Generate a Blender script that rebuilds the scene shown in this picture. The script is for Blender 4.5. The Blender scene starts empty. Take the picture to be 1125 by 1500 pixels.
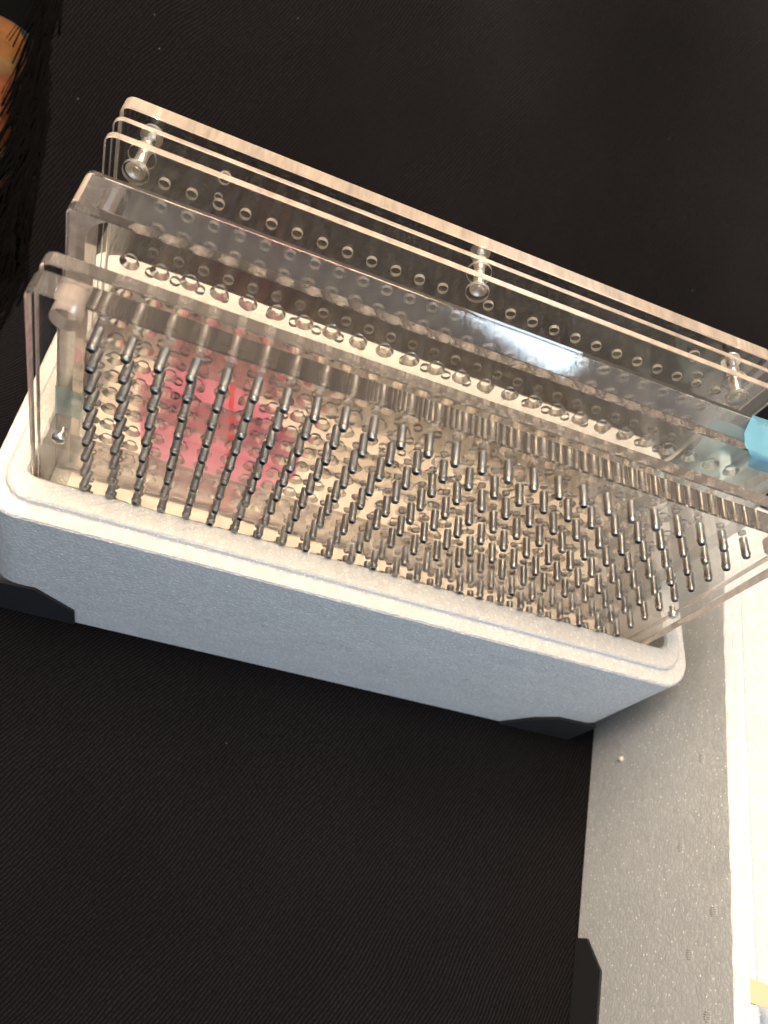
import bpy, math, random
from mathutils import Vector, Matrix
from mathutils.geometry import delaunay_2d_cdt
random.seed(7)
S = 0.013            # one pin spacing = 13 mm; everything below is laid out in pin spacings

sc = bpy.context.scene
COL = sc.collection

# ------------------------------------------------------------------ camera
cam_d = bpy.data.cameras.new('camera'); cam = bpy.data.objects.new('camera', cam_d); COL.objects.link(cam)
sc.camera = cam
cam_d.sensor_fit = 'VERTICAL'; cam_d.sensor_height = 36; cam_d.sensor_width = 27; cam_d.lens = 26.93
cam_d.clip_start = 0.01; cam_d.clip_end = 20
right = Vector((0.9318, 0.1045, 0.3475)); down = Vector((0.2739, -0.8309, -0.4844)); fwd = Vector((0.2381, 0.5465, -0.8029))
fwd.normalize(); right = (right - fwd*right.dot(fwd)).normalized(); up = right.cross(fwd).normalized()
m = Matrix((right, up, -fwd)).transposed().to_4x4()
m.translation = Vector((4.0486, -16.6195, 19.1537))*S
cam.matrix_world = m
cam_d.dof.use_dof = True; cam_d.dof.focus_distance = .389; cam_d.dof.aperture_fstop = 8.0

# ------------------------------------------------------------------ world: a dim room
w = bpy.data.worlds.new('World'); sc.world = w; w.use_nodes = True
bg = w.node_tree.nodes['Background']
bg.inputs[0].default_value = (0.84, 0.86, 0.92, 1); bg.inputs[1].default_value = 0.34

def area(name, loc, target, size, power, color, size_y=None):
    l = bpy.data.lights.new(name, 'AREA'); l.energy = power; l.color = color
    l.shape = 'RECTANGLE'; l.size = size*S; l.size_y = (size_y or size)*S
    o = bpy.data.objects.new(name, l); COL.objects.link(o); o.location = Vector(loc)*S
    o.rotation_euler = (Vector(target)-Vector(loc)).to_track_quat('-Z', 'Y').to_euler()
    return o
area('ceiling_lamp', (2, 8, 58), (10, 5, -6), 36, 18.5, (1.0, 0.785, 0.54), 34)
area('window_light', (36, 55, 40), (14, 5, 0), 15, .7, (0.72, 0.88, 1.0), 7)
area('front_window', (22, -60, 18), (16, -3, -12), 26, 2.2, (0.52, 0.74, 1.0), 18)

sc.view_settings.view_transform = 'Standard'; sc.view_settings.look = 'None'
sc.view_settings.exposure = 0.40; sc.view_settings.gamma = 1.0
cy = sc.cycles
cy.max_bounces = 28; cy.transmission_bounces = 26; cy.glossy_bounces = 8; cy.diffuse_bounces = 5
cy.transparent_max_bounces = 16; cy.volume_bounces = 0
cy.caustics_refractive = True; cy.caustics_reflective = False; cy.blur_glossy = 0.3
cy.sample_clamp_indirect = 80.0; cy.use_denoising = True; cy.use_adaptive_sampling = True; cy.adaptive_threshold = 0.015

# ------------------------------------------------------------------ materials
def mat(name):
    mt = bpy.data.materials.new(name); mt.use_nodes = True
    return mt, mt.node_tree, mt.node_tree.nodes['Principled BSDF']
def N(t, kind, **kw):
    n = t.nodes.new(kind)
    for k, v in kw.items(): setattr(n, k, v)
    return n
def coords(t, scale=(1, 1, 1), rot=(0, 0, 0)):
    c = N(t, 'ShaderNodeTexCoord'); mp = N(t, 'ShaderNodeMapping')
    mp.inputs['Scale'].default_value = [s/S for s in scale]; mp.inputs['Rotation'].default_value = rot
    t.links.new(c.outputs['Object'], mp.inputs[0]); return mp.outputs[0]
def noise(t, vec, scale, detail=4, rough=.5):
    n = N(t, 'ShaderNodeTexNoise'); n.inputs['Scale'].default_value = scale; n.inputs['Detail'].default_value = detail
    n.inputs['Roughness'].default_value = rough; t.links.new(vec, n.inputs['Vector']); return n
def ramp(t, fac, stops):
    r = N(t, 'ShaderNodeValToRGB'); t.links.new(fac, r.inputs[0]); e = r.color_ramp.elements
    while len(e) < len(stops): e.new(.5)
    for i, (p, c) in enumerate(stops):
        e[i].position = p; e[i].color = c if len(c) == 4 else (*c, 1)
    return r.outputs[0]
def bump(t, height, strength, dist, normal_in, chain=None):
    b = N(t, 'ShaderNodeBump'); b.inputs['Strength'].default_value = strength; b.inputs['Distance'].default_value = dist*S
    t.links.new(height, b.inputs['Height'])
    if chain: t.links.new(chain, b.inputs['Normal'])
    t.links.new(b.outputs[0], normal_in); return b.outputs[0]
def plain(name, col, rough=.5, metal=0, **kw):
    mt, t, p = mat(name); p.inputs['Base Color'].default_value = (*col, 1); p.inputs['Roughness'].default_value = rough
    p.inputs['Metallic'].default_value = metal
    for k, v in kw.items(): p.inputs[k.replace('_', ' ')].default_value = v
    return mt

def make_acrylic(name, tint, dust, rough=0):
    mt, t, p = mat(name); out = t.nodes['Material Output']
    t.nodes.remove(p)
    g = N(t, 'ShaderNodeBsdfGlass'); g.inputs['IOR'].default_value = 1.49; g.inputs['Roughness'].default_value = rough
    g.inputs['Color'].default_value = (*tint, 1)
    d = N(t, 'ShaderNodeBsdfDiffuse'); d.inputs['Color'].default_value = (.8, .76, .7, 1)
    v = coords(t); n = noise(t, v, .35, 6, .65); n2 = noise(t, v, 3.0, 3, .6)
    mix = N(t, 'ShaderNodeMath', operation='MULTIPLY'); t.links.new(n.outputs[0], mix.inputs[0]); t.links.new(n2.outputs[0], mix.inputs[1])
    f = ramp(t, mix.outputs[0], [(.15, (dust*.35,)*3), (.45, (dust*2.0,)*3)])
    ms = N(t, 'ShaderNodeMixShader'); t.links.new(f, ms.inputs[0]); t.links.new(g.outputs[0], ms.inputs[1]); t.links.new(d.outputs[0], ms.inputs[2])
    if rough:
        ns = noise(t, coords(t, (7, .35, 7), (0, 0, .5)), 1.0, 4, .7); bump(t, ns.outputs[0], .10, .04, g.inputs['Normal'])
    t.links.new(ms.outputs[0], out.inputs[0]); return mt
ACR = make_acrylic('clear_acrylic', (.999, .997, .994), .006)

def make_frost(name, col, share, rough, streak, ior=1.49):
    # saw-cut or drilled acrylic: fine milky scratches
    mt, t, p = mat(name); out = t.nodes['Material Output']; t.nodes.remove(p)
    g = N(t, 'ShaderNodeBsdfGlass'); g.inputs['IOR'].default_value = ior; g.inputs['Roughness'].default_value = rough
    g.inputs['Color'].default_value = (.98, .97, .96, 1)
    d = N(t, 'ShaderNodeBsdfDiffuse'); d.inputs['Color'].default_value = (*col, 1)
    tr = N(t, 'ShaderNodeBsdfTranslucent'); tr.inputs['Color'].default_value = (*col, 1)
    m1 = N(t, 'ShaderNodeMixShader'); m1.inputs[0].default_value = .5
    t.links.new(d.outputs[0], m1.inputs[1]); t.links.new(tr.outputs[0], m1.inputs[2])
    n = noise(t, coords(t, streak), 1.0, 5, .65)
    f = ramp(t, n.outputs[0], [(.3, (share*.7,)*3), (.7, (min(1, share*1.2),)*3)])
    ms = N(t, 'ShaderNodeMixShader'); t.links.new(f, ms.inputs[0]); t.links.new(g.outputs[0], ms.inputs[1]); t.links.new(m1.outputs[0], ms.inputs[2])
    t.links.new(ms.outputs[0], out.inputs[0]); return mt
EDGE = make_frost('sawn_acrylic_edge', (.84, .72, .62), .50, .22, (2.2, .35, 2.2))
EDGE_SOFT = make_frost('dull_acrylic_edge', (.92, .82, .76), .14, .08, (3.5, .3, 3.5))
SIDE = make_frost('sawn_acrylic_side', (.98, .90, .84), .40, .18, (2, .4, 2))
EDGE_CLEAR = make_frost('polished_acrylic_edge', (.84, .74, .66), .07, .02, (3.5, .3, 3.5))
WALL = make_frost('drilled_acrylic', (.98, .93, .88), .30, .12, (1, 1, 1), 1.16)
WALL_P = make_frost('matt_bored_acrylic', (.98, .94, .90), .30, .20, (1, 1, 1), 1.16)
HOLE = make_frost('cut_acrylic', (.86, .76, .70), .66, .2, (1, 1, 1))
WALL_D = make_frost('milky_drilled_acrylic', (1.0, .96, .92), 1.0, .30, (1, 1, 1))
CLEARHOLE = make_frost('bored_acrylic', (.95, .90, .86), .06, .05, (1, 1, 1))

# polystyrene: packed beads
def make_foam(name, col, speck, lump=.5, bead=.6):
    mt, t, p = mat(name); v = coords(t)
    p.inputs['Roughness'].default_value = .55; p.inputs['Specular IOR Level'].default_value = .35
    vo = N(t, 'ShaderNodeTexVoronoi'); vo.feature = 'DISTANCE_TO_EDGE'; vo.inputs['Scale'].default_value = 4.2; t.links.new(v, vo.inputs['Vector'])
    vc = N(t, 'ShaderNodeTexVoronoi'); vc.inputs['Scale'].default_value = 4.2; t.links.new(v, vc.inputs['Vector'])
    n = noise(t, v, .5, 5, .6)
    c1 = ramp(t, n.outputs[0], [(.3, tuple(c*.95 for c in col)), (.7, col)])
    edge0 = ramp(t, vo.outputs[0], [(.0, (.84,)*3), (.10, (1,)*3)])
    cell = ramp(t, vc.outputs['Color'], [(.1, (.90,)*3), (.9, (1.04,)*3)])
    em = N(t, 'ShaderNodeMixRGB', blend_type='MULTIPLY'); em.inputs[0].default_value = 1; t.links.new(edge0, em.inputs[1]); t.links.new(cell, em.inputs[2]); edge = em.outputs[0]
    mx = N(t, 'ShaderNodeMixRGB', blend_type='MULTIPLY'); mx.inputs[0].default_value = .8; t.links.new(c1, mx.inputs[1]); t.links.new(edge, mx.inputs[2])
    # glints of single glossy beads, painted as near-white specks in the colour
    vs = N(t, 'ShaderNodeTexVoronoi'); vs.inputs['Scale'].default_value = 4.4; vs.inputs['Randomness'].default_value = 1; t.links.new(v, vs.inputs['Vector'])
    sp = ramp(t, vs.outputs['Distance'], [(.12, (1,)*3), (.22, (0,)*3)])
    keep = N(t, 'ShaderNodeMath', operation='GREATER_THAN'); keep.inputs[1].default_value = .52; t.links.new(vs.outputs['Color'], keep.inputs[0])
    ms = N(t, 'ShaderNodeMath', operation='MULTIPLY'); t.links.new(sp, ms.inputs[0]); t.links.new(keep.outputs[0], ms.inputs[1])
    m2 = N(t, 'ShaderNodeMath', operation='MULTIPLY'); m2.inputs[1].default_value = speck; t.links.new(ms.outputs[0], m2.inputs[0])
    mx2 = N(t, 'ShaderNodeMixRGB'); t.links.new(m2.outputs[0], mx2.inputs[0]); t.links.new(mx.outputs[0], mx2.inputs[1]); mx2.inputs[2].default_value = (.95, .95, .95, 1)
    t.links.new(mx2.outputs[0], p.inputs['Base Color'])
    ch = bump(t, vo.outputs[0], bead, .06, p.inputs['Normal'])
    bump(t, n.outputs[0], lump, .25, p.inputs['Normal'], ch)
    return mt
FOAM = make_foam('white_polystyrene', (.67, .655, .625), .9, .35)
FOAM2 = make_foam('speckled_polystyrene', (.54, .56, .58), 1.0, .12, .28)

def make_cloth(name, col):
    mt, t, p = mat(name); p.inputs['Roughness'].default_value = .95
    p.inputs['Sheen Weight'].default_value = .05; p.inputs['Sheen Roughness'].default_value = .6
    p.inputs['Sheen Tint'].default_value = (.9, .8, .75, 1); p.inputs['Specular IOR Level'].default_value = .05
    v = coords(t, (1, 1, 1), (0, 0, math.radians(33)))
    dn = noise(t, v, .35, 3); 
    wv = N(t, 'ShaderNodeTexWave'); wv.wave_type = 'BANDS'; wv.bands_direction = 'X'; wv.inputs['Scale'].default_value = 1.9
    wv.inputs['Distortion'].default_value = 1.2; wv.inputs['Detail'].default_value = 3; wv.inputs['Detail Scale'].default_value = 2.5
    wn = noise(t, coords(t), .12, 2); wa_ = N(t, 'ShaderNodeVectorMath', operation='SCALE'); wa_.inputs['Scale'].default_value = 1.5
    t.links.new(wn.outputs['Color'], wa_.inputs[0]); wad = N(t, 'ShaderNodeVectorMath', operation='ADD'); t.links.new(v, wad.inputs[0]); t.links.new(wa_.outputs[0], wad.inputs[1])
    t.links.new(wad.outputs[0], wv.inputs['Vector'])
    fz = noise(t, coords(t), 9, 4, .7)
    c = ramp(t, wv.outputs[0], [(.15, tuple(x*.30 for x in col)), (.8, tuple(x*1.7 for x in col))])
    fzc0 = ramp(t, fz.outputs[0], [(.3, (.4,)*3), (.7, (1.7,)*3)]); lf = noise(t, coords(t), .10, 4, .6)
    lfc = ramp(t, lf.outputs[0], [(.33, (.62,)*3), (.68, (1.0,)*3)]); lm = N(t, 'ShaderNodeMixRGB', blend_type='MULTIPLY'); lm.inputs[0].default_value = 1; t.links.new(fzc0, lm.inputs[1]); t.links.new(lfc, lm.inputs[2]); fzc = lm.outputs[0]
    mx = N(t, 'ShaderNodeMixRGB', blend_type='MULTIPLY'); mx.inputs[0].default_value = 1; t.links.new(c, mx.inputs[1]); t.links.new(fzc, mx.inputs[2])
    # lint
    vs = N(t, 'ShaderNodeTexVoronoi'); vs.inputs['Scale'].default_value = .45; t.links.new(coords(t), vs.inputs['Vector'])
    sp = ramp(t, vs.outputs['Distance'], [(.008, (1,)*3), (.014, (0,)*3)])
    mx2 = N(t, 'ShaderNodeMixRGB'); t.links.new(sp, mx2.inputs[0]); t.links.new(mx.outputs[0], mx2.inputs[1]); mx2.inputs[2].default_value = (.22, .2, .17, 1)
    t.links.new(mx2.outputs[0], p.inputs['Base Color'])
    ch = bump(t, wv.outputs[0], .6, .05, p.inputs['Normal']); bump(t, fz.outputs[0], .5, .05, p.inputs['Normal'], ch)
    return mt
CLOTH = make_cloth('black_twill', (.0037, .0037, .0050))
STEEL = plain('pin_steel', (.46, .43, .385), .31, 1)
BRIGHT = plain('bright_steel', (.85, .80, .70), .32, 1)
PAD = plain('black_foam_pad', (.006, .007, .009), .8)
THREAD = plain('black_yarn', (.002, .0018, .0018), 1.0, Specular_IOR_Level=.05)
def film(name, col, alpha, rough=.15):
    mt, t, p = mat(name); out = t.nodes['Material Output']
    p.inputs['Base Color'].default_value = (*col, 1); p.inputs['Roughness'].default_value = rough
    tr = N(t, 'ShaderNodeBsdfTransparent'); tr.inputs[0].default_value = (*[min(1, c*1.0+.25) for c in col], 1)
    ms = N(t, 'ShaderNodeMixShader'); ms.inputs[0].default_value = alpha
    t.links.new(tr.outputs[0], ms.inputs[1]); t.links.new(p.outputs[0], ms.inputs[2]); t.links.new(ms.outputs[0], out.inputs[0])
    n = noise(t, coords(t), .8, 4); bump(t, n.outputs[0], .5, .3, p.inputs['Normal'])
    return mt
BLUE = film('blue_film', (.20, .48, .68), .42)
TEAL = film('pale_blue_film', (.60, .82, .84), .40)
PEACH = plain('peach_paper', (.97, .87, .77), .6)
PINK = film('pink_film', (1.0, .34, .52), .82)
RED = plain('red_seal', (.85, .005, .01), .4)
TAPE = plain('yellowed_tape', (.50, .42, .27), .35)

def make_leafprint():
    mt, t, p = mat('leaf_print'); p.inputs['Roughness'].default_value = .8; v = coords(t)
    vo = N(t, 'ShaderNodeTexVoronoi'); vo.inputs['Scale'].default_value = .22; t.links.new(v, vo.inputs['Vector'])
    c = ramp(t, vo.outputs['Color'], [(.0, (.13, .045, .002)), (.35, (.11, .06, .015)), (.5, (.12, .028, .002)), (.62, (.005, .012, .004)), (.8, (.11, .055, .012))])
    bpy_r = t.nodes[-1]; bpy_r.color_ramp.interpolation = 'CONSTANT'
    n = noise(t, v, 1.2, 5); f = ramp(t, n.outputs[0], [(.3, (.6,)*3), (.7, (1.1,)*3)])
    mx = N(t, 'ShaderNodeMixRGB', blend_type='MULTIPLY'); mx.inputs[0].default_value = 1; t.links.new(c, mx.inputs[1]); t.links.new(f, mx.inputs[2])
    t.links.new(mx.outputs[0], p.inputs['Base Color']); return mt
LEAF = make_leafprint()

# ------------------------------------------------------------------ mesh helpers
class MB:
    def __init__(s): s.v = []; s.f = []; s.m = []; s.sm = []
    def add(s, verts, faces, mi=0, smooth=False):
        b = len(s.v); s.v += [tuple(x) for x in verts]
        for f in faces: s.f.append(tuple(b+i for i in f)); s.m.append(mi); s.sm.append(smooth)
    def box(s, a, b, mi=0, bev=0):
        (x0, y0, z0), (x1, y1, z1) = a, b
        vs = [(x, y, z) for x in (x0, x1) for y in (y0, y1) for z in (z0, z1)]
        s.add(vs, [(0,1,3,2),(4,6,7,5),(0,4,5,1),(2,3,7,6),(0,2,6,4),(1,5,7,3)], mi)
    def lathe(s, prof, n=16, mi=0, axis='y', c=(0,0,0), smooth=True, caps=True):
        # prof: list of (t along axis, radius)
        vs = []
        for (tt, r) in prof:
            for k in range(n):
                a = 2*math.pi*k/n; p, q = r*math.cos(a), r*math.sin(a)
                if axis == 'y': vs.append((c[0]+p, c[1]+tt, c[2]+q))
                elif axis == 'z': vs.append((c[0]+p, c[1]+q, c[2]+tt))
                else: vs.append((c[0]+tt, c[1]+p, c[2]+q))
        fs = []
        for i in range(len(prof)-1):
            for k in range(n):
                a, b = i*n+k, i*n+(k+1) % n
                fs.append((a, a+n, b+n, b))
        s.add(vs, fs, mi, smooth)
        if caps:
            e = len(prof)-1
            for i, rev in ((0, 0), (e, 1)):
                if prof[i][1] > 1e-6:
                    ring = [vs[i*n+k] for k in range(n)]
                    f = list(range(n)); s.add(ring, [f[::-1] if rev else f], mi)
    def tube(s, pts, r, n=6, mi=0):
        vs = []; fs = []; N_ = len(pts)
        for i, p in enumerate(pts):
            p = Vector(p); a = Vector(pts[max(0, i-1)]); b = Vector(pts[min(N_-1, i+1)]); d = (b-a).normalized()
            u = d.orthogonal().normalized() if i == 0 else (u - d*u.dot(d)).normalized()
            wv = d.cross(u); rr = r[i] if isinstance(r, (list, tuple)) else r
            for k in range(n):
                an = 2*math.pi*k/n; vs.append(p + (u*math.cos(an)+wv*math.sin(an))*rr)
        for i in range(N_-1):
            for k in range(n): fs.append((i*n+k, i*n+(k+1) % n, (i+1)*n+(k+1) % n, (i+1)*n+k))
        fs.append(tuple(range(n))[::-1]); fs.append(tuple((N_-1)*n+k for k in range(n)))
        s.add(vs, fs, mi, True)
    def mesh(s, name, mats):
        me = bpy.data.meshes.new(name); me.from_pydata([tuple(c*S for c in v) for v in s.v], [], s.f)
        for m_ in mats: me.materials.append(m_)
        me.polygons.foreach_set('material_index', s.m); me.polygons.foreach_set('use_smooth', s.sm); me.update()
        return me
    def build(s, name, mats, parent=None, fix=False):
        me = s.mesh(name, mats if isinstance(mats, (list, tuple)) else [mats])
        if fix:
            import bmesh
            b = bmesh.new(); b.from_mesh(me); bmesh.ops.recalc_face_normals(b, faces=b.faces); b.to_mesh(me); b.free()
        o = bpy.data.objects.new(name, me); COL.objects.link(o)
        if parent: o.parent = parent
        return o
def tag(o, label=None, cat=None, group=None, kind=None):
    for k, v in (('label', label), ('category', cat), ('group', group), ('kind', kind)):
        if v: o[k] = v
    return o
def empty(name, loc=(0, 0, 0)):
    o = bpy.data.objects.new(name, None); o.empty_display_size = .01; COL.objects.link(o); o.location = Vector(loc)*S; return o
def put(name, me, parent, loc=(0, 0, 0), rot=None):
    o = bpy.data.objects.new(name, me); COL.objects.link(o); o.location = Vector(loc)*S
    if rot: o.rotation_euler = rot
    if parent: o.parent = parent
    return o
def rrect(x0, x1, z0, z1, r, n=6, rb=None):
    rb = r if rb is None else rb; pts = []
    for cx, cz, a0, rr in ((x1-rb, z0+rb, -90, rb), (x1-r, z1-r, 0, r), (x0+r, z1-r, 90, r), (x0+rb, z0+rb, 180, rb)):
        for k in range(n+1):
            a = math.radians(a0+90*k/n); pts.append((cx+rr*math.cos(a), cz+rr*math.sin(a)))
    return pts   # counter-clockwise in (x, z)
def inset(pts, d):
    n = len(pts); out = []
    for i in range(n):
        a = Vector(pts[i-1]); b = Vector(pts[i]); c = Vector(pts[(i+1) % n])
        t = (c-a).normalized(); out.append((b.x - t.y*d, b.y + t.x*d))
    return out
def cap(mb, outline, holes, y, front, mi=0):
    vs = [Vector(p) for p in outline]; fs = [list(range(len(vs)))]
    for h in holes:
        b = len(vs); vs += [Vector(p) for p in h]; fs.append(list(range(b, b+len(h)))[::-1])
    ov, _, of, *_r = delaunay_2d_cdt(vs, [], fs, 4 if holes else 1, 1e-5)
    out = []
    for f in of:
        p = [ov[i] for i in f]; ar = sum(p[i-1].cross(p[i]) for i in range(len(p)))
        # front faces look towards -y: ccw in (x,z) seen from -y
        out.append(tuple(f) if (ar > 0) == front else tuple(f[::-1]))
    mb.add([(v.x, y, v.y) for v in ov], out, mi)
def circ(x, z, r, n): return [(x+r*math.cos(2*math.pi*k/n), z+r*math.sin(2*math.pi*k/n)) for k in range(n)]
def slab(mb, outline, y0, y1, holes, ch=.05, seg=14):
    """acrylic sheet standing in the xz plane; holes = (x, z, ((y, r), ...), material) profile front to back"""
    ins = inset(outline, ch); n = len(outline)
    fh = [circ(h[0], h[1], h[2][0][1], h[4] if len(h) > 4 else seg) for h in holes if abs(h[2][0][0]-y0) < 1e-6]
    bh = [circ(h[0], h[1], h[2][-1][1], h[4] if len(h) > 4 else seg) for h in holes if abs(h[2][-1][0]-y1) < 1e-6]
    cap(mb, ins, fh, y0, True); cap(mb, ins, bh, y1, False)
    rings = [(ins, y0), (outline, y0+ch), (outline, y1-ch), (ins, y1)]
    for (a, ya), (b, yb) in zip(rings, rings[1:]):
        vs = [(p[0], ya, p[1]) for p in a] + [(p[0], yb, p[1]) for p in b]
        ztop = max(p[1] for p in outline)
        q = [(i, n+i, n+(i+1) % n, (i+1) % n) for i in range(n)]
        side = [(outline[i][1]+outline[(i+1) % n][1])/2 < ztop-.16 for i in range(n)]
        mb.add(vs, [f for f, s_ in zip(q, side) if not s_], 1); mb.add(vs, [f for f, s_ in zip(q, side) if s_], 6)
    for h in holes:
        sg = h[4] if len(h) > 4 else seg
        x, z, prof, mi = h[:4]
        vs = []; 
        for (yy, r) in prof: vs += [(px, yy, pz) for px, pz in circ(x, z, r, sg)]
        fs = []
        for i in range(len(prof)-1):
            for k in range(sg):
                a, b = i*sg+k, i*sg+(k+1) % sg; fs.append((a, b, b+sg, a+sg))
        mb.add(vs, fs, mi, True)
        if abs(prof[0][0]-y0) > 1e-6:      # blind from behind: close its front end
            mb.add([(px, prof[0][0], pz) for px, pz in circ(x, z, prof[0][1], sg)], [tuple(range(sg))[::-1]], mi)
RZ = 1.023
GRID = [(i, -j*RZ) for j in range(12) for i in range(25)]
PM = [ACR, EDGE, WALL, CLEARHOLE, WALL_P, WALL_D, SIDE]
PMS = [ACR, EDGE_SOFT, WALL, CLEARHOLE, WALL_P, WALL_D, SIDE]
ROOF = make_acrylic('scuffed_acrylic', (.995, .99, .985), .006, .035)
PMC = [ACR, EDGE_CLEAR, WALL, CLEARHOLE, WALL_P, HOLE, SIDE]

# ------------------------------------------------------------------ ground: black cloth, flat in front and rising behind
def cloth_z(x, y):
    t = max(0.0, y-15.5); k = min(1, t/5.0)
    z = -18.06 + t*.9*(k*k*(3-2*k) if k < 1 else 1)
    z += .10*math.sin(x*.21+y*.13)*min(1, max(0, (-6-y)/6)) * .5
    if t > 2: z += .75*math.sin(x*.30+1.6*math.sin(y*.17))*min(1, (t-2)/8) + .22*math.sin(y*.55+x*.18)*min(1, (t-2)/8)
    return z
def left_edge(y):            # the cloth ends in a fringe on the left where it rises
    if y < 14: return -40
    return -9.0-(y-16)*.12+.25*math.sin(y*.9) if y > 17 else -40+(y-14)/3*31.0
mb = MB(); ys = [-60, -45, -35]+[-28+i*1.0 for i in range(44)]+[16+i*.5 for i in range(60)]+[46+i*3 for i in range(8)]
NX = 110
for y in ys:
    xl = left_edge(y); xr = 95
    for i in range(NX+1):
        x = xl+(xr-xl)*(i/NX)**1.25
        mb.v.append((x, y, cloth_z(x, y)))
for j in range(len(ys)-1):
    for i in range(NX):
        a = j*(NX+1)+i; mb.f.append((a, a+1, a+NX+2, a+NX+1)); mb.m.append(0); mb.sm.append(True)
cloth = mb.build('black_cloth', CLOTH)
tag(cloth, 'large black twill cloth spread under the white foam boxes and rising behind them', 'cloth')
# fringe of loose black yarn along the cloth's left edge
fr = MB(); rnd = random.Random(3)
for k in range(260):
    y = 17.2+rnd.random()*14; x = left_edge(y)+rnd.uniform(-.1, .5); p = Vector((x, y, cloth_z(x, y)+.15)); pts = [p.copy()]
    d = Vector((rnd.uniform(-.30, .08), rnd.uniform(-1.0, -.5), 0)).normalized()
    for i in range(rnd.randint(5, 10)):
        d = (d+Vector((rnd.uniform(-.18, .14), rnd.uniform(-.2, .12), 0))).normalized(); p = p+d*.55
        zz = cloth_z(p.x, p.y) if p.x > left_edge(p.y) else -18.06+max(0, (p.y-15.5))*.9*max(.0, 1-(left_edge(p.y)-p.x)/9)
        p.z = zz+.12+rnd.random()*.25; pts.append(p.copy())
    fr.tube(pts, rnd.choice((.02, .03, .045, .06)), 5)
tag(fr.build('fringe', THREAD, cloth), kind='stuff')
gd = MB(); gd.add([(-160, -160, -18.9), (200, -160, -18.9), (200, 260, -18.9), (-160, 260, -18.9)], [(0, 1, 2, 3)])
tag(gd.build('ground', plain('dark_floor', (.003, .003, .003), .9, Specular_IOR_Level=.05)), kind='structure')
# leaf-printed cushion at the far left
cu = MB(); vs = []; n1, n2 = 24, 24
for i in range(n1+1):
    for j in range(n2+1):
        u, v_ = i/n1*2-1, j/n2*2-1
        h = max(0, (1-u**4)*(1-v_**4))**.5
        vs.append((-16.1+u*4.4, 23.0+v_*7.0, -16.6+h*3.0+(v_+1)*2.4))
b = len(vs); vs += [(x, y, -16.9+(z+16.4)*.2) for x, y, z in vs]
fs = []
for i in range(n1):
    for j in range(n2):
        a = i*(n2+1)+j; fs.append((a, a+n2+1, a+n2+2, a+1)); fs.append((b+a, b+a+1, b+a+n2+2, b+a+n2+1))
cu.add(vs, fs, 0, True)
tag(cu.build('printed_cushion', LEAF), 'orange leaf-printed fabric at the left edge beyond the black fringe', 'cushion')

# ------------------------------------------------------------------ foam boxes
def loop3(mb, rings, mi=0, smooth=False):
    n = len(rings[0])
    for a, b_ in zip(rings, rings[1:]):
        mb.add(list(a)+list(b_), [(i, (i+1) % n, n+(i+1) % n, n+i) for i in range(n)], mi, smooth)
def jitter(pts, amp, rnd):
    return [(p[0]+rnd.uniform(-amp, amp), p[1]+rnd.uniform(-amp, amp), p[2]+rnd.uniform(-amp, amp)*.6) for p in pts]
def dense(x0, x1, y0, y1, r, step=.35):
    base = rrect(x0, x1, y0, y1, r, 8); out = []
    for i in range(len(base)):
        a = Vector(base[i]); c = Vector(base[(i+1) % len(base)]); k = max(1, int((c-a).length/step))
        for q in range(k): out.append(tuple(a.lerp(c, q/k)))
    return out
def resample(pts, n):
    P_ = [Vector(p) for p in pts]; L = [0]
    for i in range(len(P_)): L.append(L[-1]+(P_[(i+1) % len(P_)]-P_[i]).length)
    out = []; j = 0
    for k in range(n):
        d = L[-1]*k/n
        while L[j+1] < d: j += 1
        t = (d-L[j])/max(1e-9, L[j+1]-L[j]); out.append(tuple(P_[j].lerp(P_[(j+1) % len(P_)], t)))
    return out
def foam_tray(name, X, Y, zb, zl, zt, lip, wall, zin, r, rnd, n=420, mats=FOAM):
    """X, Y outer spans; zb bottom; zl ledge height; zt lip height; lip inset; wall inset (x, y); zin inner floor"""
    def R_(dx, dy, z, rr, amp):
        o = resample(rrect(X[0]+dx, X[1]-dx, Y[0]+dy, Y[1]-dy, max(.15, rr), 10), n)
        return jitter([(p[0], p[1], z) for p in o], amp, rnd)
    rings = [R_(0, 0, zb, r, .0), R_(0, 0, zb+.3, r, .004), R_(0, 0, (zb+zl)/2, r, .006), R_(0, 0, zl-.16, r, .006), R_(.05, .05, zl-.04, r, .01), R_(.14, .14, zl, r, .012),
             R_(lip[0]-.10, lip[1]-.10, zl, r-.3, .012), R_(lip[0]-.03, lip[1]-.03, zl+.05, r-.3, .012), R_(lip[0], lip[1], zt-.08, r-.3, .012), R_(lip[0]+.08, lip[1]+.08, zt, r-.35, .012),
             R_(wall[0]-.1, wall[1]-.1, zt, .35, .02), R_(wall[0], wall[1], zt-.12, .3, .028), R_(wall[0], wall[1], (zt+zin)/2, .3, .01), R_(wall[0], wall[1], zin, .3, 0)]
    mb = MB(); loop3(mb, rings, 0, False)
    mb.add(rings[-1], [tuple(range(n))]); mb.add(rings[0], [tuple(range(n))[::-1]])
    return mb
rnd = random.Random(11)
BX, BY = (-3.48, 28.3), (-2.50, 13.35)
fb = foam_tray('foam_box', BX, BY, -18.0, -8.76, -8.42, (.62, .66), (1.40, 1.71), -12.75, 1.5, rnd)
foam_box = fb.build('foam_box', FOAM)
tag(foam_box, 'white polystyrene box holding the upright acrylic plates', 'foam box')
def vent(parent, loc, rot, mats, r=.17, n=5):
    mbv = MB()
    for k in range(n):
        o = (k-(n-1)/2)*r*2/n; h = math.sqrt(max(.001, r*r-o*o))
        mbv.tube([(o+.02*math.sin(j), -h+2*h*j/4, 0) for j in range(5)], (.010), 5)
    ob = mbv.build('vent_mark', mats, parent); ob.location = Vector(loc)*S; ob.rotation_euler = rot; return ob
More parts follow.
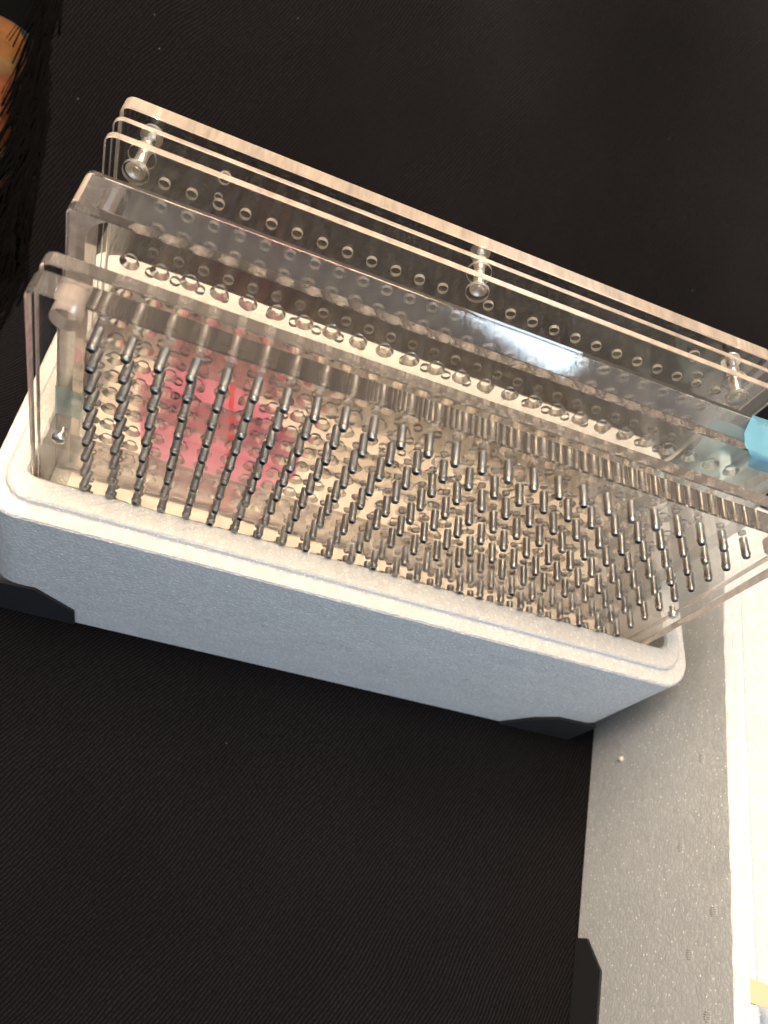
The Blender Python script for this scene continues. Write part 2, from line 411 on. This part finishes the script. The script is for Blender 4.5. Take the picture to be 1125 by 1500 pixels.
for x, z, rr in ((2.3, -12.9, .3), (4.9, -12.8, -.2), (6.2, -13.9, .1), (8.7, -13.0, .4), (12.8, -13.2, 0), (15.2, -14.2, .2), (19, -13.5, -.3)):
    vent(foam_box, (x, BY[0]-.008, z), (math.radians(90), rr, 0), FOAM)
for x in (1.2, 4.2, 7.4, 10.6, 14.0, 17.2, 20.5, 23.6):
    vent(foam_box, (x, -1.35, -8.415), (0, 0, rnd.uniform(0, 3)), FOAM)
def pad(name, poly, parent, y, th, holder=None):
    mbp = MB(); n = len(poly)
    mbp.add([(p[0], y-th, p[1]) for p in poly]+[(p[0], y+.03, p[1]) for p in poly],
            [tuple(range(n)), tuple(range(2*n-1, n-1, -1))]+[(i, n+i, n+(i+1) % n, (i+1) % n) for i in range(n)])
    return mbp.build(name, PAD, parent, True)
pad('corner_pad', [(-3.4, -18.0), (.45, -18.0), (.38, -16.5), (-1.35, -15.0), (-3.4, -15.15)], foam_box, BY[0], .12)
pad('corner_pad', [(23.1, -18.0), (27.4, -18.0), (27.5, -15.3), (25.3, -15.4), (24.3, -16.2)], foam_box, BY[0], .16)

# tape on the front
tq = MB(); tq.add([(18.5, BY[0]-.015, -10.15), (20.3, BY[0]-.015, -10.0), (20.6, BY[0]-.015, -10.9), (18.75, BY[0]-.015, -10.95)], [(0, 3, 2, 1)])
tq.build('clear_tape', film('clear_tape_film', (.75, .78, .80), .22, .12), foam_box)

# second foam piece, turned eight degrees, standing along the right
ANG = math.radians(-7.9)
lid = empty('foam_tray', (29.0, -3.0, -.75)); lid.rotation_euler = (0, 0, ANG)
tag(lid, 'white speckled polystyrene tray standing along the right side of the photo', 'foam tray')
prof = [(0.0, -17.25), (.0, -13), (0, -10), (.0, -7.6), (.0, -6.62), (.04, -6.56), (.40, -6.55), (.43, -6.60), (.46, -6.56), (.70, -6.56), (.76, -6.66), (.78, -7.3),
        (.9, -7.36), (1.55, -7.36), (1.66, -7.30), (1.8, -7.36), (2.1, -7.9), (2.2, -9.2), (3, -9.3), (16, -9.3), (16.1, -6.55), (17.5, -6.55), (17.5, -17.25)]
lb = MB(); L = [-34+i*.5 for i in range(100)]; n = len(prof); rl = random.Random(5)
for y in L:
    wob = .02*math.sin(y*1.7)+.03*math.sin(y*.31)
    for i, (x, z) in enumerate(prof):
        a = .012 if 4 <= i <= 10 else .004
        lb.v.append((x+rl.uniform(-a, a)+(wob if 6 <= i <= 10 else 0), y, z+rl.uniform(-a, a)))
for j in range(len(L)-1):
    for i in range(n-1):
        a = j*n+i; lb.f.append((a, a+1, a+n+1, a+n)); lb.m.append(0); lb.sm.append(False)
lb.f.append(tuple(range(n))); lb.m.append(0); lb.sm.append(False)
lb.f.append(tuple((len(L)-1)*n+i for i in range(n))[::-1]); lb.m.append(0); lb.sm.append(False)
lb.build('tray_body', FOAM2, lid, True)
for y, z in ((-2.5, -8.2), (-6.2, -9.6), (-8.9, -7.6), (-10.4, -9.0), (-12.5, -8.0), (-15, -8.4)):
    vent(lid, (-.008, y, z), (math.radians(90), 0, math.radians(-90)), FOAM2, .2)
for y in ():
    vent(lid, (.6, y, -6.545), (0, 0, 1.1), FOAM2, .15)
pb = MB(); poly = [(-9.55, -17.25), (-9.6, -16.3), (-11.0, -15.0), (-14, -15.05), (-16.5, -15.05), (-16.5, -17.25)]; k = len(poly)
pb.add([(-.12, p[0], p[1]) for p in poly]+[(.03, p[0], p[1]) for p in poly], [tuple(range(k)), tuple(range(2*k-1, k-1, -1))]+[(i, k+i, k+(i+1) % k, (i+1) % k) for i in range(k)])
pb.build('corner_pad', PAD, lid, True)
tb = MB(); tb.box((.80, -11.7, -7.33), (3.2, -10.9, -7.27)); tb.build('tape_strip', TAPE, lid)
# bead bump standing proud near the corner
bb = MB(); bb.lathe([(-.16, .001), (-.12, .10), (-.02, .15), (.05, .14)], 12, 0, 'x'); o = bb.build('loose_bead', FOAM, lid); o.location = Vector((0, -1.1, -14.4))*S

# ------------------------------------------------------------------ pin plate (front)
X0, X1 = -1.98, 26.0
ZB = -12.5
YA, YA1 = -.75, .18
root = empty('pin_plate', (12.1, -.15, ZB)); off = Vector((12.1, -.15, ZB))
tag(root, 'frontmost clear acrylic plate studded with rows of short steel pins', 'pin plate')
def under(o, root=None, off=(0, 0, 0)):
    o.location = o.location-Vector(off)*S; return o
holes = [(-.85, .70, ((YA, .44), (YA1, .44)), 5, 26), (24.75, .75, ((YA, .44), (YA1, .44)), 5, 26)]
mb = MB(); slab(mb, rrect(X0, X1, ZB, 1.49, .38, 6, .1), YA, YA1, holes)
under(mb.build('plate_sheet', PMC, root), off=off)
pm = MB()
pm.lathe([(-.975, 0.0), (-.975, .10)], 18, smooth=False)
pm.lathe([(-.975, .10), (-.95, .14)], 18, caps=False); pm.lathe([(-.95, .14), (-.83, .148)], 18, caps=False)
pm.lathe([(-.83, .148), (-.825, .172)], 18, smooth=False, caps=False); pm.lathe([(-.825, .172), (-.765, .172)], 18, caps=False)
pm.lathe([(-.765, .172), (-.76, .155)], 18, smooth=False, caps=False); pm.lathe([(-.76, .155), (.40, .155)], 18, caps=False); pm.lathe([(.40, .155), (.42, .13), (.42, 0)], 18, smooth=False)
pin_me = pm.mesh('pin', [STEEL])
rp = random.Random(21)
for x, z in GRID: put('pin', pin_me, root, Vector((x, rp.uniform(-.015, .02), z))-off, (rp.uniform(-.012, .012), rp.uniform(0, 6.28), rp.uniform(-.012, .012)))
sm_ = MB(); sm_.lathe([(-.20, 0), (-.20, .12), (-.16, .22), (-.06, .25), (-.005, .25)], 18); sm_.lathe([(-.215, .1), (-.205, .06)], 6)
sm_.lathe([(-.005, .12), (.85, .12)], 14)
scr_me = sm_.mesh('screw', [BRIGHT])
for x in (-.93, 24.9): put('screw', scr_me, root, Vector((x, YA-.002, -5.38))-off)

# ------------------------------------------------------------------ plain drilled plate (second)
root = empty('drilled_plate', (12.1, .9, ZB)); off = Vector((12.1, .9, ZB))
tag(root, 'clear acrylic plate standing directly behind the pin plate', 'acrylic plate')
holes = [(x, z, ((.86, .14), (1.05, .16)), 4) for x, z in GRID]
mb = MB(); slab(mb, rrect(X0, X1, ZB, 1.46, .38, 6, .1), .49, 1.05, holes)
under(mb.build('plate_sheet', PMS, root), off=off)

# ------------------------------------------------------------------ hollow loader box (third)
TX0, TX1, TZ = -2.05, 26.3, 1.36
root = empty('loader_box', (12.3, 4.1, ZB)); off = Vector((12.3, 4.1, ZB))
tag(root, 'deep hollow acrylic box with countersunk holes between thin plates', 'loader box')
YF, YB = 3.08, 5.15
mb = MB(); holes = [(x, z, ((YF, .335), (YF+.24, .20), (YF+.42, .20)), 2) for x, z in GRID]
outl = rrect(TX0, TX1, ZB, TZ, .30, 6, .1)
# front panel with funnels
slab(mb, outl, YF, YF+.42, holes, .04)
under(mb.build('front_panel', PMC, root), off=off)
mb = MB(); slab(mb, outl, YB-.22, YB, [], .04); under(mb.build('back_panel', PMC, root), off=off)
# frame between the panels: solid ends, thin clear roof, rounded inner corners
n = 8; om = rrect(TX0, TX1, ZB, TZ, .30, n, .1); im = rrect(TX0+.55, TX1-.55, ZB+.5, TZ-.10, 1.25, n, .1)
ya, yb = YF+.425, YB-.225
mb = MB(); k = len(om)
vs = [(p[0], ya, p[1]) for p in om]+[(p[0], ya, p[1]) for p in im]+[(p[0], yb, p[1]) for p in om]+[(p[0], yb, p[1]) for p in im]
for i in range(k):
    j = (i+1) % k
    top = om[i][1] > TZ-.02 and om[j][1] > TZ-.02
    endw = 6 if abs((om[i][0]+om[j][0])/2-12.1) > 13.9 else 0
    mb.add([vs[i], vs[j], vs[k+j], vs[k+i]], [(0, 1, 2, 3)], endw)
    mb.add([vs[2*k+i], vs[2*k+j], vs[3*k+j], vs[3*k+i]], [(3, 2, 1, 0)], endw)
    mb.add([vs[i], vs[2*k+i], vs[2*k+j], vs[j]], [(0, 1, 2, 3)], 7 if top else 1)
    flat = abs(im[i][1]-(TZ-.10)) < .01 and abs(im[j][1]-(TZ-.10)) < .01
    mb.add([vs[k+i], vs[k+j], vs[3*k+j], vs[3*k+i]], [(0, 1, 2, 3)], 0 if flat else 3)
under(mb.build('frame', PM+[ROOF], root), off=off)
# films stuck to it
def sheet(name, grid_pts, nu, nv, mt, parent=None, off=(0, 0, 0), th=.012):
    mbs = MB(); b0 = len(grid_pts)
    fs = []
    for i in range(nu-1):
        for j in range(nv-1):
            a = i*nv+j; fs.append((a, a+1, a+nv+1, a+nv))
    mbs.add(grid_pts, fs, 0, True)
    return under(mbs.build(name, mt, parent), off=off)
pts = []; path = [(YB+.04, -.9), (YB+.04, .6), (YB+.03, 1.30), (YB-.06, 1.41), (4.5, 1.42), (3.9, 1.42), (3.2, 1.415), (YF-.03, 1.38), (YF-.05, 1.1), (YF-.05, .62)]
for i, (y, z) in enumerate(path):
    for j in range(12):
        xs = 23.9+.45*math.sin(i*.8)+(27.0-23.9)*j/11; pts.append((xs, y, z+.012*math.sin(j*1.7+i)))
sheet('blue_film', pts, len(path), 12, BLUE, root, off)
pts = []
for i in range(10):
    for j in range(10):
        pts.append((22.4+3.9*j/9+.3*math.sin(i*.5), 4.35+.12*math.sin(i+j*.8), 1.1-i*.42))
sheet('inner_film', pts, 10, 10, TEAL, root, off)
pts = []
for i, (x, y) in enumerate([(-1.0, YF-.03), (-1.9, YF-.03), (TX0-.03, YF), (TX0-.03, 4.1), (TX0-.03, YB)]):
    for j in range(6): pts.append((x, y, -6.6-1.75*j/5-.06*math.sin(i)))
sheet('end_tape', pts, 5, 6, TEAL, root, off)

# peach paper and pink bag lying on the floor of the foam box under the plates
pts = []
for i in range(30):
    for j in range(70):
        pts.append((-1.35+27.6*j/69, -.55+12.2*i/29, -12.70+.03*math.sin(j*.55+i*.3)*math.sin(i*.4)))
pf = sheet('peach_paper', pts, 30, 70, PEACH)
tag(pf, 'peach tinted paper lining the floor of the foam box beneath the plates', 'paper')
from mathutils.noise import noise as pn
bag = MB(); nu, nv = 60, 60; vs = []
edge_pts = [(-.3, 10.6), (1.4, 11.6), (5.2, 11.6), (8.6, 9.3), (8.6, 6.6), (6.6, 4.3), (3.8, 3.9), (1.5, 4.6), (.6, 7.4)]
cx, cyy = 4.4, 7.9
def rim_pt(a):
    d = Vector((math.cos(a), math.sin(a))); best = None
    for k in range(len(edge_pts)):
        p = Vector(edge_pts[k])-Vector((cx, cyy)); q = Vector(edge_pts[(k+1) % len(edge_pts)])-Vector((cx, cyy))
        e = q-p; den = d.x*e.y-d.y*e.x
        if abs(den) < 1e-9: continue
        tt = (p.x*e.y-p.y*e.x)/den; uu = (p.x*d.y-p.y*d.x)/den
        if tt > 0 and -1e-6 <= uu <= 1+1e-6: best = tt
    return best or 3
for i in range(nu):
    for j in range(nv):
        r_ = i/(nu-1); a = 2*math.pi*j/nv; R_ = rim_pt(a)*r_
        x, y = cx+R_*math.cos(a), cyy+R_*math.sin(a)
        z = -12.60+.10*(1-r_**4)*(.5+.5*pn(Vector((x*1.1, y*1.1, 0))))+.05*abs(pn(Vector((x*2.6+7, y*2.6, 3))))
        vs.append((x, y, min(z, -12.535)))
fs = []
for i in range(nu-1):
    for j in range(nv):
        a, b = i*nv+j, i*nv+(j+1) % nv; fs.append((a, b, b+nv, a+nv))
bag.add(vs, fs, 0, True)
bago = bag.build('pink_bag', PINK); tag(bago, 'crumpled pink plastic bag with a red seal line under the plates', 'bag')
sl = MB(); sl.box((-.13, -4.3, -.008), (.13, 4.3, .008)); so = sl.build('seal_strip', RED, bago)
so.location = Vector((5.05, 7.5, -12.52))*S; so.rotation_euler = (0, 0, math.radians(8.9))
pts = []
for i in range(4):
    for j in range(6): pts.append((19.2+2.6*j/5+.2*i, .1+1.1*i/3+.1*j, -12.62+.03*math.sin(i+j)))
bf = sheet('blue_scrap', pts, 4, 6, BLUE); tag(bf, 'small scrap of blue film on the box floor behind the front rim', 'film scrap')

# ------------------------------------------------------------------ rear stack materials
PMD = [ACR, EDGE, WALL_D, CLEARHOLE, WALL_P, WALL_D, SIDE]
# ------------------------------------------------------------------ spring plate stack (rear three plates)
root = empty('spring_plate_stack', (12.3, 8.7, ZB)); off = Vector((12.3, 8.7, ZB))
tag(root, 'three rear acrylic plates joined by spring screws', 'acrylic plates')
SX0, SX1 = -2.17, 26.5
o3 = rrect(SX0, SX1, ZB, 1.12, .40, 6, .1)
holes = [(x, z-.06, ((7.42, .21), (7.72, .21)), 2) for x, z in GRID] + [(x, z, ((7.42, .47), (7.72, .47)), 2, 28) for x, z in ((-1.03, -.02), (12.3, .36), (25.06, .02))]
mb = MB(); slab(mb, o3, 7.42, 7.72, [h for h in holes if h[2][0][1] > .4 or min((h[0]-x)**2+(h[1]-z)**2 for x, z in ((-1.03, -.02), (12.3, .36), (25.06, .02))) > .5], .03)
a_ = under(mb.build('plate_sheet', PMD, root), off=off)
holes = [(1.93, .39, ((8.45, .22), (8.68, .22)), 2), (22.56, .51, ((8.45, .24), (8.68, .24)), 2), (1.85, -.45, ((8.45, .15), (8.68, .15)), 2), (23.39, -.34, ((8.45, .23), (8.68, .23)), 2)]
AX = [(-1.04, .02), (12.28, .50), (25.05, .08)]
holes += [(x, z, ((8.45, .50), (8.68, .50)), 2, 28) for x, z in AX]
mb = MB(); slab(mb, o3, 8.45, 8.68, holes, .03); under(mb.build('plate_sheet', PMD, root), off=off)
mb = MB(); slab(mb, o3, 9.28, 10.0, [(x, z, ((9.28, .21), (10.0, .21)), 3) for x, z in AX], .05); under(mb.build('plate_sheet', PMD, root), off=off)
# spring screws
def thread(mb, y0, y1, r, pitch, wire, c=(0, 0), n=10):
    turns = (y1-y0)/pitch; m_ = int(turns*n)
    mb.tube([(c[0]+r*math.cos(2*math.pi*i/n), y0+(y1-y0)*i/m_, c[1]+r*math.sin(2*math.pi*i/n)) for i in range(m_+1)], wire, 5)
sb = MB(); sb.lathe([(7.50, 0), (7.50, .05), (7.57, .06), (7.57, .12), (7.50, .13), (7.48, .18), (7.54, .21), (7.51, .31), (7.53, .36), (7.60, .36), (7.62, .12)], 26, smooth=False)
sb.lathe([(7.6, .11), (10.35, .11), (10.42, .07), (10.42, 0)], 14)
head_me = sb.mesh('spring_screw', [BRIGHT])
sp = MB(); thread(sp, 7.66, 9.26, .19, .115, .04); spring_me = sp.mesh('spring', [BRIGHT])
nt = MB(); nt.lathe([(9.10, .14), (9.10, .30), (9.26, .30), (9.26, .14)], 6, smooth=False, caps=False); nut_me = nt.mesh('nut', [BRIGHT])
wa = MB(); wa.lathe([(8.40, .15), (8.40, .46), (8.44, .46), (8.44, .15)], 24, smooth=False, caps=False); wash_me = wa.mesh('washer', [CLEARHOLE])
wb = MB(); wb.lathe([(10.02, .13), (10.02, .42), (10.12, .42), (10.12, .13)], 24, smooth=False, caps=False); wb.lathe([(10.13, .12), (10.13, .26), (10.30, .26), (10.30, .12)], 6, smooth=False, caps=False)
back_me = wb.mesh('back_nut', [BRIGHT])
for i, (x, z) in enumerate(AX):
    s_ = put('spring_screw', head_me, root, Vector((x, 0, z))-off)
    for nm, me in (('spring', spring_me), ('nut', nut_me)): put(nm, me, s_)
    put('back_nut', back_me, s_)
